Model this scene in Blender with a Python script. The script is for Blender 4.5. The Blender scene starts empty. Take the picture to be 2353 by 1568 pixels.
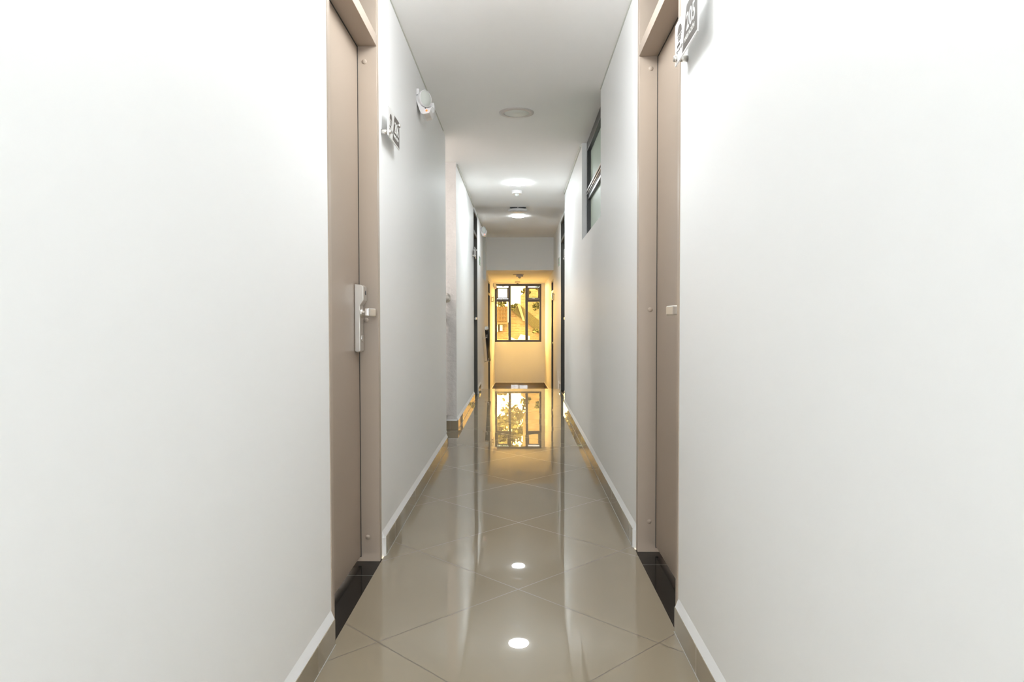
import bpy, bmesh, math, random
from mathutils import Vector, Matrix, Euler
random.seed(7)
sc = bpy.context.scene
COL = sc.collection
PI = math.pi

# ------------------------------------------------------------------ camera
F_PX, PITCH, YAW, ROLL, HC = 1622.95, 0.0280672, -0.01138266, 0.00162844, 0.9729
cd = bpy.data.cameras.new('camera'); cam = bpy.data.objects.new('camera', cd); COL.objects.link(cam)
cd.sensor_fit = 'HORIZONTAL'; cd.sensor_width = 36.0; cd.lens = 36.0 * F_PX / 2353.0
cd.clip_start = 0.02; cd.clip_end = 300
cam.matrix_world = (Matrix.Translation((0, 0, HC)) @ Matrix.Rotation(-YAW, 4, 'Z')
                    @ Matrix.Rotation(PI / 2 - PITCH, 4, 'X') @ Matrix.Rotation(-ROLL, 4, 'Z'))
sc.camera = cam

# ------------------------------------------------------------------ view, world, sun
sc.view_settings.view_transform = 'Standard'; sc.view_settings.look = 'None'
sc.view_settings.exposure = 0.87; sc.view_settings.gamma = 1.0
sc.view_settings.use_curve_mapping = False
sc.cycles.use_denoising = True
sc.cycles.max_bounces = 14; sc.cycles.diffuse_bounces = 8; sc.cycles.glossy_bounces = 6
sc.cycles.transmission_bounces = 8; sc.cycles.transparent_max_bounces = 12
sc.cycles.caustics_reflective = False; sc.cycles.caustics_refractive = False
sc.cycles.sample_clamp_indirect = 6.0

w = bpy.data.worlds.new('world'); sc.world = w; w.use_nodes = True
bg = w.node_tree.nodes['Background']
bg.inputs['Color'].default_value = (1.0, 0.97, 0.92, 1); bg.inputs['Strength'].default_value = 20.5

sd = bpy.data.lights.new('sun', 'SUN'); sd.energy = 6.0; sd.angle = math.radians(0.6); sd.color = (1, 0.93, 0.8)
sun = bpy.data.objects.new('sun', sd); COL.objects.link(sun)
sun.rotation_euler = Vector((0.9, 0.75, -0.95)).to_track_quat('-Z', 'Y').to_euler()

LAMP_CORRIDOR = 76.0      # emission of the two lit discs in view
ADDED_LAMP_MID = 19.0            # unseen wider drum added between the two near doors to light them
ADDED_LAMP_NEAR = 24.0          # unseen discs added overhead and behind the camera as light sources
ADDED_LAMP_STAIR = 68.0  # unseen lamp put in to light the stairwell wall
YB_WIN = -3.27             # added unseen daylight window in the wall behind the camera

YB_WIN = -3.27
def portal(name, loc, size_x, size_z, direction):
    a = bpy.data.lights.new(name, 'AREA'); a.shape = 'RECTANGLE'; a.size = size_x; a.size_y = size_z
    a.cycles.is_portal = True
    o = bpy.data.objects.new(name, a); COL.objects.link(o); o.location = loc
    o.rotation_euler = Vector(direction).to_track_quat('-Z', 'Z').to_euler()
    return o
portal('window_portal', (-0.04, 15.14, 1.15), 1.0, 1.25, (0, -1, 0))
portal('added_window_portal', (-0.04, YB_WIN + 0.02, 1.5), 0.9, 1.4, (0, 1, 0))

# ------------------------------------------------------------------ dimensions
XL, XR, XR2 = -0.57, 0.495, 0.575
ZC = 2.39
YB = -3.2                          # wall behind the camera
YE = 15.1                          # window wall
YDROP = 10.15; ZLOW = -0.42; YBULK = 12.12; ZHALL = 1.785

# ------------------------------------------------------------------ materials
def srgb(r, g, b):
    f = lambda c: (c / 255 / 12.92) if c / 255 <= 0.04045 else ((c / 255 + 0.055) / 1.055) ** 2.4
    return (f(r), f(g), f(b), 1)

def mat(name, col, rough=0.5, metal=0.0, spec=0.5, bump=0.0, bscale=80, coat=0.0, var=0.0, vscale=3.0,
        emit=None, estr=0.0, trans=0.0, ior=1.45, bdist=0.002):
    m = bpy.data.materials.new(name); m.use_nodes = True
    nt = m.node_tree; p = nt.nodes['Principled BSDF']
    p.inputs['Base Color'].default_value = col; p.inputs['Roughness'].default_value = rough
    p.inputs['Metallic'].default_value = metal; p.inputs['Specular IOR Level'].default_value = spec
    p.inputs['Coat Weight'].default_value = coat; p.inputs['IOR'].default_value = ior
    p.inputs['Transmission Weight'].default_value = trans
    if emit: p.inputs['Emission Color'].default_value = emit; p.inputs['Emission Strength'].default_value = estr
    if bump or var:
        g = nt.nodes.new('ShaderNodeNewGeometry')
    if bump:
        n = nt.nodes.new('ShaderNodeTexNoise'); n.inputs['Scale'].default_value = bscale; n.inputs['Detail'].default_value = 4
        b = nt.nodes.new('ShaderNodeBump'); b.inputs['Strength'].default_value = bump; b.inputs['Distance'].default_value = bdist
        nt.links.new(g.outputs['Position'], n.inputs['Vector'])
        nt.links.new(n.outputs['Fac'], b.inputs['Height']); nt.links.new(b.outputs['Normal'], p.inputs['Normal'])
    if var:
        n2 = nt.nodes.new('ShaderNodeTexNoise'); n2.inputs['Scale'].default_value = vscale; n2.inputs['Detail'].default_value = 3
        nt.links.new(g.outputs['Position'], n2.inputs['Vector'])
        mx = nt.nodes.new('ShaderNodeMix'); mx.data_type = 'RGBA'
        mx.inputs[6].default_value = tuple(c * (1 - var) for c in col[:3]) + (1,)
        mx.inputs[7].default_value = tuple(min(1, c * (1 + var)) for c in col[:3]) + (1,)
        nt.links.new(n2.outputs['Fac'], mx.inputs[0]); nt.links.new(mx.outputs[2], p.inputs['Base Color'])
    return m

M = {}
M['wall'] = mat('white wall paint', (0.86, 0.86, 0.855, 1), 0.55, bump=0.04, bscale=160, var=0.012, vscale=1.5)
M['ceiling'] = mat('ceiling paint', (0.94, 0.925, 0.91, 1), 0.7, bump=0.03, bscale=120, var=0.012)
M['rough'] = mat('rough plaster', (0.80, 0.765, 0.745, 1), 0.7, bump=1.0, bscale=22, var=0.05, vscale=7, bdist=0.012)
M['cove'] = mat('white plaster bead', (0.82, 0.82, 0.82, 1), 0.45, bump=0.05)
M['trim'] = mat('ceiling joint bead', (0.60, 0.60, 0.55, 1), 0.5)
M['taupe'] = mat('taupe steel paint', (0.385, 0.315, 0.255, 1), 0.38, spec=0.5, bump=0.03, bscale=220, var=0.02)
M['taupe_slab'] = mat('taupe door paint', (0.355, 0.285, 0.225, 1), 0.42, bump=0.05, bscale=300, var=0.02)
M['darkframe'] = mat('dark grey steel paint', (0.085, 0.08, 0.068, 1), 0.4, bump=0.03)
M['darkslab'] = mat('dark grey door paint', (0.10, 0.092, 0.078, 1), 0.45)
M['black'] = mat('black rubber', (0.01, 0.01, 0.01, 1), 0.5)
M['seal'] = mat('dark seal', (0.03, 0.028, 0.025, 1), 0.6)
M['granite'] = mat('black polished granite', (0.010, 0.009, 0.008, 1), 0.10, spec=0.25, var=0.4, vscale=300)
M['grout_white'] = mat('pale grout', (0.42, 0.41, 0.38, 1), 0.7)
M['steel'] = mat('brushed steel', (0.76, 0.73, 0.69, 1), 0.32, metal=1.0)
M['chrome'] = mat('chrome', (0.72, 0.70, 0.67, 1), 0.14, metal=1.0)
M['aluminium'] = mat('black anodised aluminium', (0.018, 0.017, 0.016, 1), 0.3, spec=0.6)
M['bronze'] = mat('dark bronze aluminium', (0.022, 0.016, 0.012, 1), 0.32, spec=0.6)
M['plastic'] = mat('white plastic', (0.74, 0.72, 0.72, 1), 0.3)
M['plastic_grey'] = mat('dark grey plastic', (0.08, 0.08, 0.08, 1), 0.4)
M['diffuser_off'] = mat('unlit diffuser', (0.70, 0.71, 0.66, 1), 0.5)
M['fixture'] = mat('fixture ring', (0.60, 0.56, 0.53, 1), 0.45)
M['lens'] = mat('ribbed lens', (0.62, 0.64, 0.60, 1), 0.12, spec=0.8)
M['print_dark'] = mat('dark grey print', (0.115, 0.10, 0.09, 1), 0.35)
M['print_white'] = mat('white print', (0.80, 0.79, 0.77, 1), 0.4)
M['acrylic'] = mat('white backed acrylic', (0.80, 0.79, 0.775, 1), 0.12, spec=0.6)
M['green'] = mat('green sign print', (0.05, 0.32, 0.10, 1), 0.4)
M['led'] = mat('orange indicator', (1, 0.2, 0.03, 1), 0.4, emit=(1, 0.13, 0.03, 1), estr=1.0)
M['green_leaf'] = mat('sunlit leaves', (0.012, 0.018, 0.003, 1), 0.5, var=0.4, vscale=6)
M['moss'] = mat('mossy concrete', (0.010, 0.011, 0.004, 1), 0.9, var=0.5, vscale=6)
M['ground'] = mat('pale paving', (0.10, 0.09, 0.075, 1), 0.9, var=0.1)
M['white_out'] = mat('white boxes and sun patch', (0.25, 0.25, 0.24, 1), 0.8)  # white of the boxes, and of the painted sun patch
M['tree_leaf'] = mat('sunlit tree leaves', (0.05, 0.055, 0.014, 1), 0.45, var=0.5, vscale=3)
M['bark'] = mat('bark', (0.03, 0.024, 0.018, 1), 0.9)
M['pipe'] = mat('grey downpipe', (0.045, 0.045, 0.05, 1), 0.7)
M['rust'] = mat('painted gate iron', (0.014, 0.009, 0.005, 1), 0.6)
M['ochre'] = mat('ochre render', (0.035, 0.021, 0.010, 1), 0.8, var=0.1)
M['railblack'] = mat('dark stained wood rail', (0.022, 0.018, 0.016, 1), 0.3)

def emis(name, col, s):
    m = bpy.data.materials.new(name); m.use_nodes = True; nt = m.node_tree
    nt.nodes.remove(nt.nodes['Principled BSDF']); e = nt.nodes.new('ShaderNodeEmission')
    e.inputs[0].default_value = col; e.inputs[1].default_value = s
    nt.links.new(e.outputs[0], nt.nodes['Material Output'].inputs[0]); return m
M['lamp'] = emis('lit diffuser', (0.90, 0.975, 1.0, 1), LAMP_CORRIDOR)
M['added_lamp_near'] = emis('added diffuser overhead', (0.91, 0.97, 1.0, 1), ADDED_LAMP_NEAR)
M['added_lamp_mid'] = emis('added diffuser between the doors', (0.93, 0.975, 1.0, 1), ADDED_LAMP_MID)
M['added_lamp_stair'] = emis('added diffuser stairwell', (1.0, 0.93, 0.88, 1), ADDED_LAMP_STAIR)

def tinted(name, tint, rough=0.0, ior=1.45):
    """thin pane: tinted see-through plus a surface reflection"""
    m = bpy.data.materials.new(name); m.use_nodes = True; nt = m.node_tree
    nt.nodes.remove(nt.nodes['Principled BSDF'])
    t = nt.nodes.new('ShaderNodeBsdfTransparent'); t.inputs[0].default_value = tint
    g = nt.nodes.new('ShaderNodeBsdfGlossy'); g.inputs['Roughness'].default_value = rough
    fr = nt.nodes.new('ShaderNodeFresnel'); fr.inputs[0].default_value = ior
    x = nt.nodes.new('ShaderNodeMixShader')
    nt.links.new(fr.outputs[0], x.inputs[0]); nt.links.new(t.outputs[0], x.inputs[1]); nt.links.new(g.outputs[0], x.inputs[2])
    nt.links.new(x.outputs[0], nt.nodes['Material Output'].inputs[0]); return m
M['amber'] = tinted('amber light tint glass', (1.0, 0.79, 0.43, 1), 0.2, 1.12)  # yellow of the hall's daylight is put into the glass tint
M['smoke'] = tinted('grey tinted glass', (0.90, 0.95, 1.0, 1), 0.0)  # panes of the added back window, tint tuned for its daylight
M['clear'] = tinted('clear balustrade glass', (0.90, 0.94, 0.92, 1), 0.0)

def frosted():
    m = bpy.data.materials.new('frosted glass'); m.use_nodes = True; nt = m.node_tree
    p = nt.nodes['Principled BSDF']; p.inputs['Base Color'].default_value = (0.50, 0.56, 0.50, 1)
    p.inputs['Roughness'].default_value = 0.42
    tr = nt.nodes.new('ShaderNodeBsdfTranslucent'); tr.inputs[0].default_value = (0.20, 0.245, 0.22, 1)
    x = nt.nodes.new('ShaderNodeMixShader'); x.inputs[0].default_value = 0.16
    nt.links.new(p.outputs[0], x.inputs[1]); nt.links.new(tr.outputs[0], x.inputs[2])
    nt.links.new(x.outputs[0], nt.nodes['Material Output'].inputs[0]); return m
M['frosted'] = frosted()

def tile_mat(name, diag, size, ox, oy, tilt, base, grout_c, axis='xy'):
    m = bpy.data.materials.new(name); m.use_nodes = True; nt = m.node_tree; N = nt.nodes.new; Lk = nt.links.new
    p = nt.nodes['Principled BSDF']; p.inputs['Roughness'].default_value = 0.035
    p.inputs['Specular IOR Level'].default_value = 0.5; p.inputs['IOR'].default_value = 1.52
    p.inputs['Coat Weight'].default_value = 0.10; p.inputs['Coat Roughness'].default_value = 0.22
    g = N('ShaderNodeNewGeometry')
    mp = N('ShaderNodeMapping'); mp.vector_type = 'TEXTURE'
    mp.inputs['Location'].default_value = (ox, oy, 0)
    mp.inputs['Rotation'].default_value = (0, 0, PI / 4 if diag else 0)
    mp.inputs['Scale'].default_value = (size, size, 1)
    Lk(g.outputs['Position'], mp.inputs['Vector'])
    fl = N('ShaderNodeVectorMath'); fl.operation = 'FLOOR'; Lk(mp.outputs[0], fl.inputs[0])
    fr = N('ShaderNodeVectorMath'); fr.operation = 'FRACTION'; Lk(mp.outputs[0], fr.inputs[0])
    s = N('ShaderNodeSeparateXYZ'); Lk(fr.outputs[0], s.inputs[0])
    def edge(o):
        a = N('ShaderNodeMath'); a.operation = 'SUBTRACT'; a.inputs[0].default_value = 0.5; Lk(o, a.inputs[1])
        b = N('ShaderNodeMath'); b.operation = 'ABSOLUTE'; Lk(a.outputs[0], b.inputs[0])
        c = N('ShaderNodeMath'); c.operation = 'GREATER_THAN'; Lk(b.outputs[0], c.inputs[0]); c.inputs[1].default_value = 0.5 - 0.0021 / size
        return c.outputs[0]
    mxm = N('ShaderNodeMath'); mxm.operation = 'MAXIMUM'; Lk(edge(s.outputs[0]), mxm.inputs[0]); Lk(edge(s.outputs[1]), mxm.inputs[1])
    wn = N('ShaderNodeTexWhiteNoise'); wn.noise_dimensions = '2D'; Lk(fl.outputs[0], wn.inputs['Vector'])
    # colour: slight tone change per tile and soft cloud pattern in the glaze
    cl = N('ShaderNodeTexNoise'); cl.inputs['Scale'].default_value = 2.2; cl.inputs['Detail'].default_value = 5
    Lk(g.outputs['Position'], cl.inputs['Vector'])
    ad = N('ShaderNodeMath'); ad.operation = 'MULTIPLY_ADD'; Lk(wn.outputs['Value'], ad.inputs[0]); ad.inputs[1].default_value = 0.35; Lk(cl.outputs['Fac'], ad.inputs[2])
    cr = N('ShaderNodeMix'); cr.data_type = 'RGBA'
    cr.inputs[6].default_value = tuple(c * 0.94 for c in base) + (1,); cr.inputs[7].default_value = tuple(c * 1.05 for c in base) + (1,)
    Lk(ad.outputs[0], cr.inputs[0])
    c2 = N('ShaderNodeMix'); c2.data_type = 'RGBA'; Lk(mxm.outputs[0], c2.inputs[0]); Lk(cr.outputs[2], c2.inputs[6])
    c2.inputs[7].default_value = tuple(grout_c) + (1,); Lk(c2.outputs[2], p.inputs['Base Color'])
    rg = N('ShaderNodeMath'); rg.operation = 'MULTIPLY_ADD'; Lk(mxm.outputs[0], rg.inputs[0]); rg.inputs[1].default_value = 0.3; rg.inputs[2].default_value = 0.012
    Lk(rg.outputs[0], p.inputs['Roughness'])
    # each tile lies at a slightly different tilt, with gentle waves in the glaze
    sb = N('ShaderNodeVectorMath'); sb.operation = 'SUBTRACT'; Lk(wn.outputs['Color'], sb.inputs[0]); sb.inputs[1].default_value = (0.5, 0.5, 0.5)
    sc_ = N('ShaderNodeVectorMath'); sc_.operation = 'MULTIPLY'; Lk(sb.outputs[0], sc_.inputs[0]); sc_.inputs[1].default_value = (tilt, tilt * 0.6, 0)
    wv = N('ShaderNodeTexNoise'); wv.inputs['Scale'].default_value = 5.0; wv.inputs['Detail'].default_value = 1
    Lk(g.outputs['Position'], wv.inputs['Vector'])
    bp = N('ShaderNodeBump'); bp.inputs['Strength'].default_value = 0.5; bp.inputs['Distance'].default_value = 0.0002
    Lk(wv.outputs['Fac'], bp.inputs['Height'])
    an = N('ShaderNodeVectorMath'); an.operation = 'ADD'; Lk(bp.outputs[0], an.inputs[0]); Lk(sc_.outputs[0], an.inputs[1])
    nn = N('ShaderNodeVectorMath'); nn.operation = 'NORMALIZE'; Lk(an.outputs[0], nn.inputs[0]); Lk(nn.outputs[0], p.inputs['Normal'])
    return m
TB = (0.285, 0.238, 0.170)
M['tile'] = tile_mat('glossy beige floor tile', True, 0.6014, -0.0077, 2.1116 + 0.4253, 0.003, TB, (0.165, 0.135, 0.10))
M['tile_low'] = tile_mat('glossy beige lower floor tile', False, 0.60, -0.03, 15.1, 0.003, TB, (0.165, 0.135, 0.10))
M['tile_base'] = tile_mat('glossy beige baseboard tile', False, 0.60, -0.03, 0.12, 0.0, TB, (0.30, 0.26, 0.2))

def brick_mat():
    m = bpy.data.materials.new('sunlit brickwork'); m.use_nodes = True; nt = m.node_tree; N = nt.nodes.new; Lk = nt.links.new
    p = nt.nodes['Principled BSDF']; p.inputs['Roughness'].default_value = 0.9
    g = N('ShaderNodeNewGeometry'); sp = N('ShaderNodeSeparateXYZ'); Lk(g.outputs['Position'], sp.inputs[0])
    cb = N('ShaderNodeCombineXYZ'); Lk(sp.outputs[0], cb.inputs[0]); Lk(sp.outputs[2], cb.inputs[1])
    b = N('ShaderNodeTexBrick'); Lk(cb.outputs[0], b.inputs['Vector'])
    b.inputs['Scale'].default_value = 1.0; b.inputs['Brick Width'].default_value = 0.22; b.inputs['Row Height'].default_value = 0.062
    b.inputs['Mortar Size'].default_value = 0.006; b.inputs['Color1'].default_value = (0.62, 0.51, 0.42, 1)
    b.inputs['Color2'].default_value = (0.44, 0.31, 0.22, 1); b.inputs['Mortar'].default_value = (0.74, 0.70, 0.62, 1)
    n = N('ShaderNodeTexNoise'); n.inputs['Scale'].default_value = 5; n.inputs['Detail'].default_value = 5; Lk(cb.outputs[0], n.inputs['Vector'])
    x = N('ShaderNodeMix'); x.data_type = 'RGBA'; x.blend_type = 'MULTIPLY'; x.inputs[0].default_value = 0.45
    Lk(b.outputs['Color'], x.inputs[6]); Lk(n.outputs['Color'], x.inputs[7])
    h = N('ShaderNodeHueSaturation'); h.inputs['Value'].default_value = 0.135; Lk(x.outputs[2], h.inputs['Color'])
    Lk(h.outputs[0], p.inputs['Base Color'])
    return m
M['brick'] = brick_mat()

# ------------------------------------------------------------------ helpers
class MB:
    """collects shapes into one mesh"""
    def __init__(s): s.bm = bmesh.new(); s.mi = 0
    def _tag(s, faces):
        for f in faces: f.material_index = s.mi
    def box(s, x0, x1, y0, y1, z0, z1, mx=None):
        v = [s.bm.verts.new(p) for p in [(x0,y0,z0),(x1,y0,z0),(x1,y1,z0),(x0,y1,z0),(x0,y0,z1),(x1,y0,z1),(x1,y1,z1),(x0,y1,z1)]]
        if mx is not None:
            for q in v: q.co = mx @ q.co
        fs = [s.bm.faces.new([v[i] for i in t]) for t in [(0,3,2,1),(4,5,6,7),(0,1,5,4),(1,2,6,5),(2,3,7,6),(3,0,4,7)]]
        s._tag(fs); return s
    def prism(s, pts, a0, a1, axis='y'):
        """pts: 2-D outline; extruded from a0 to a1 along axis. x: pts=(y,z)  y: pts=(x,z)  z: pts=(x,y)"""
        def P(p, a): return {'x': (a, p[0], p[1]), 'y': (p[0], a, p[1]), 'z': (p[0], p[1], a)}[axis]
        A = [s.bm.verts.new(P(p, a0)) for p in pts]; B = [s.bm.verts.new(P(p, a1)) for p in pts]
        n = len(pts); fs = [s.bm.faces.new(A), s.bm.faces.new(B[::-1])]
        for i in range(n): fs.append(s.bm.faces.new([A[i], B[i], B[(i+1) % n], A[(i+1) % n]]))
        s._tag(fs); return s
    def lathe(s, prof, n=40, mx=Matrix()):
        """prof: (radius, height) pairs about local z"""
        rings = []
        for r, h in prof:
            if r < 1e-6: rings.append([s.bm.verts.new(mx @ Vector((0, 0, h)))])
            else: rings.append([s.bm.verts.new(mx @ Vector((r*math.cos(2*PI*i/n), r*math.sin(2*PI*i/n), h))) for i in range(n)])
        fs = []
        for a, b in zip(rings, rings[1:]):
            for i in range(n):
                j = (i+1) % n
                if len(a) == 1 and len(b) == 1: continue
                if len(a) == 1: fs.append(s.bm.faces.new([a[0], b[i], b[j]]))
                elif len(b) == 1: fs.append(s.bm.faces.new([a[i], a[j], b[0]]))
                else: fs.append(s.bm.faces.new([a[i], a[j], b[j], b[i]]))
        for f in fs: f.smooth = True
        s._tag(fs); return s
    def tube(s, pts, r, n=16):
        pts = [Vector(p) for p in pts]; rings = []
        for k, p in enumerate(pts):
            d = (pts[min(k+1, len(pts)-1)] - pts[max(k-1, 0)]).normalized()
            q = d.to_track_quat('Z', 'Y').to_matrix()
            rings.append([s.bm.verts.new(p + q @ Vector((r*math.cos(2*PI*i/n), r*math.sin(2*PI*i/n), 0))) for i in range(n)])
        fs = []
        for a, b in zip(rings, rings[1:]):
            for i in range(n): fs.append(s.bm.faces.new([a[i], a[(i+1) % n], b[(i+1) % n], b[i]]))
        for f in fs: f.smooth = True
        fs += [s.bm.faces.new(rings[0][::-1]), s.bm.faces.new(rings[-1])]
        s._tag(fs); return s
    def m(s, i): s.mi = i; return s
    def build(s, name, mats, parent=None, bevel=0.0, seg=2):
        bmesh.ops.recalc_face_normals(s.bm, faces=s.bm.faces)
        me = bpy.data.meshes.new(name); s.bm.to_mesh(me); s.bm.free()
        for k in (mats if isinstance(mats, (list, tuple)) else [mats]): me.materials.append(M[k])
        o = bpy.data.objects.new(name, me); COL.objects.link(o)
        if parent is not None: o.parent = parent
        if bevel:
            b = o.modifiers.new('bevel', 'BEVEL'); b.width = bevel; b.segments = seg; b.limit_method = 'ANGLE'; b.angle_limit = math.radians(40)
        return o

def tag(o, label=None, cat=None, group=None, kind=None):
    if label: o['label'] = label
    if cat: o['category'] = cat
    if group: o['group'] = group
    if kind: o['kind'] = kind
    return o
def empty(name, loc, rot=(0, 0, 0)):
    o = bpy.data.objects.new(name, None); COL.objects.link(o); o.location = loc; o.rotation_euler = rot
    o.empty_display_size = 0.05; return o
def copy_tree(o, parent=None):
    c = o.copy(); COL.objects.link(c); c.parent = parent
    for ch in [q for q in o.children]: copy_tree(ch, c)
    return c
def structure(o, label=None, cat=None): return tag(o, label, cat, kind='structure')
def text_mesh(body, size, name, matname, parent, mx, sx=1.0, extrude=0.0004):
    cu = bpy.data.curves.new(name, 'FONT'); cu.body = body; cu.size = size; cu.extrude = extrude
    cu.align_x = 'CENTER'; cu.align_y = 'BOTTOM_BASELINE'; cu.space_character = 1.05; cu.offset = size * 0.012
    t = bpy.data.objects.new(name + '_tmp', cu); COL.objects.link(t)
    dg = bpy.context.evaluated_depsgraph_get(); me = bpy.data.meshes.new_from_object(t.evaluated_get(dg))
    me.materials.clear(); me.materials.append(M[matname])
    me.transform(mx @ Matrix.Diagonal((sx, 1, 1, 1)))
    COL.objects.unlink(t); bpy.data.objects.remove(t); bpy.data.curves.remove(cu)
    o = bpy.data.objects.new(name, me); COL.objects.link(o); o.parent = parent; return o

# ------------------------------------------------------------------ door positions (outer faces of their frames)
DOORS = dict(nl=(2.098, 2.862), nr=(2.196, 2.985), fl=(8.71, 9.42), fr=(9.05, 9.93), hl=(12.62, 13.32), hr=(12.20, 12.90))
ND = 0.145                     # depth of the niche behind a door
TW = 0.35                      # wall thickness

# ------------------------------------------------------------------ walls
def wall_run(b, side, x, y0, y1, z0, z1, doors):
    """solid wall with a shallow niche for each door"""
    o = x + side * TW; n = x + side * ND
    y = y0
    for d0, d1, zt, zb in doors:
        b.box(*sorted((x, o)), y, d0, z0, z1)
        b.box(*sorted((n, o)), d0, d1, z0, z1)
        if zt < z1: b.box(*sorted((x, n)), d0, d1, zt, z1)
        if zb > z0: b.box(*sorted((x, n)), d0, d1, z0, zb)
        y = d1
    b.box(*sorted((x, o)), y, y1, z0, z1)
ZT = 2.35
b = MB()
wall_run(b, -1, XL, YB, 5.44, -0.02, ZC + 0.02, [DOORS['nl'] + (ZT, -0.02)])
structure(b.build('wall_left', 'wall'))
b = MB()
wy0, wy1, wz0 = 10.88, 11.83, 1.64
wall_run(b, -1, XL, 6.336, 9.9, -0.02, ZC + 0.04, [DOORS['fl'] + (ZT + 0.01, -0.02)])
b.box(XL - TW, XL, 9.9, wy0, ZLOW - 0.02, ZC + 0.04)
b.box(XL - TW, XL, wy0, wy1, ZLOW - 0.02, wz0)
b.box(XL - TW, XL, wy1, 12.25, ZLOW - 0.02, ZC + 0.04)
d0, d1 = DOORS['hl']
b.box(XL - TW, XL, 12.25, d0, ZLOW - 0.02, ZC)
b.box(XL - TW, XL - ND, d0, d1, ZLOW - 0.02, ZC); b.box(XL - ND, XL, d0, d1, 1.70, ZC)
b.prism([(XL, d1), (XL + 0.03, YE + 0.02), (XL - TW, YE + 0.02), (XL - TW, d1)], ZLOW - 0.02, ZC, 'z')
structure(b.build('wall_left_far', 'wall'))

b = MB()
ry0, ry1, rz0 = 4.36, 5.67, 1.618           # right high window opening
wall_run(b, 1, XR, YB, ry0, -0.02, ZC + 0.02, [DOORS['nr'] + (ZT, -0.02)])
b.box(XR, XR + TW, ry0, ry1, -0.02, rz0)
b.box(XR, XR + TW, ry1, 7.86, -0.02, ZC + 0.02)
structure(b.build('wall_right', 'wall'))
b = MB()
wall_run(b, 1, XR2, 7.86, 12.12, ZLOW - 0.02, ZC + 0.04, [DOORS['fr'] + (ZT + 0.01, -0.0)])
d0, d1 = DOORS['hr']
b.box(XR2, XR2 + TW, 12.12, d0, ZLOW - 0.02, ZC)
b.box(XR2 + ND, XR2 + TW, d0, d1, ZLOW - 0.02, ZC); b.box(XR2, XR2 + ND, d0, d1, 1.70, ZC)
b.prism([(XR2, d1), (0.525, YE + 0.02), (XR2 + TW, YE + 0.02), (XR2 + TW, d1)], ZLOW - 0.02, ZC, 'z')
structure(b.build('wall_right_far', 'wall'))
# wall behind the camera
b = MB(); b.box(XL - TW, -0.48, YB - 0.15, YB, -0.02, ZC + 0.02); b.box(0.40, XR + TW, YB - 0.15, YB, -0.02, ZC + 0.02)
b.box(-0.48, 0.40, YB - 0.15, YB, -0.02, 0.8); b.box(-0.48, 0.40, YB - 0.15, YB, 2.2, ZC + 0.02)
structure(b.build('wall_back', 'wall'))
r_ = empty('added_window_4', (-0.04, YB - 0.09, 0.8)); r_['kind'] = 'structure'  # unseen daylight window, added as a light source
b = MB(); b.box(-0.44, -0.39, -0.02, 0.03, 0, 1.4); b.box(0.39, 0.44, -0.02, 0.03, 0, 1.4); b.box(-0.39, 0.39, -0.02, 0.03, 0, 0.05)
b.box(-0.39, 0.39, -0.02, 0.03, 1.35, 1.4); b.box(-0.02, 0.02, -0.02, 0.03, 0.05, 1.35); b.build('window_frame', 'bronze', r_)
for k in (-0.39, 0.02): MB().box(k, k + 0.37, 0.0, 0.004, 0.05, 1.35).build('pane', 'smoke', r_)
# window wall at the far end, with the opening
WX0, WX1, WZ0, WZ1 = -0.536, 0.456, 0.530, 1.768
b = MB()
b.box(-0.9, WX0, YE, YE + 0.14, ZLOW - 0.02, ZC)
b.box(WX1, 0.9, YE, YE + 0.14, ZLOW - 0.02, ZC)
b.box(WX0, WX1, YE, YE + 0.14, ZLOW - 0.02, WZ0)
b.box(WX0, WX1, YE, YE + 0.14, WZ1, ZC)
structure(b.build('wall_end', 'wall'))
# dropped beam above the lower hall
structure(MB().box(XL, XR2, YBULK, YBULK + 0.16, 1.845, ZC + 0.02).build('wall_bulkhead', 'wall'))
# stairwell box behind the balustrade
b = MB()
b.box(-2.6, XL - 0.0002, 6.33, 6.5, -1.6, ZC + 0.02)
structure(b.build('wall_stairwell', 'rough'))
b = MB()
b.box(-2.6, XL - TW, 5.29, 5.44, -1.6, ZC + 0.02)
b.box(-2.75, -2.6, 5.29, 6.5, -1.6, ZC + 0.02)
b.box(-0.80, -0.72, 5.44, 6.335, -1.6, -0.1)
structure(b.build('wall_stairwell_side', 'wall'))

# ------------------------------------------------------------------ ceiling
b = MB()
b.box(XL - TW, XR + TW, YB - 0.15, 8.80, ZC, ZC + 0.12)
b.box(-2.75, XL - TW, 5.29, 6.5, ZC, ZC + 0.12)
structure(b.build('ceiling', 'ceiling'))
structure(MB().box(XL - TW, XR2 + TW, 8.80, YBULK + 0.16, ZC + 0.016, ZC + 0.136).build('ceiling_far', 'ceiling'))
structure(MB().prism([(YBULK + 0.16, 1.845), (YE + 0.02, 1.78), (YE + 0.02, 1.95), (YBULK + 0.16, 1.95)], -0.9, 0.9, 'x').build('ceiling_hall', 'ceiling'))
b = MB()
b.box(XL, XL + 0.005, 2.90, 5.28, ZC - 0.006, ZC); b.box(XL, XL + 0.005, YB, 2.09, ZC - 0.010, ZC)
b.box(XL, XL + 0.010, 6.40, 8.70, ZC - 0.020, ZC); b.box(XL, XL + 0.010, 9.44, 10.86, ZC - 0.006, ZC + 0.016)
structure(b.build('trim_1', 'trim'))
b = MB()
b.box(XR - 0.005, XR, 3.0, 4.44 - 0.09, ZC - 0.006, ZC); b.box(XR - 0.005, XR, YB, 2.18, ZC - 0.010, ZC)
b.box(XR - 0.010, XR, 5.72, 7.84, ZC - 0.020, ZC)
structure(b.build('trim_2', 'trim'))

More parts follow.
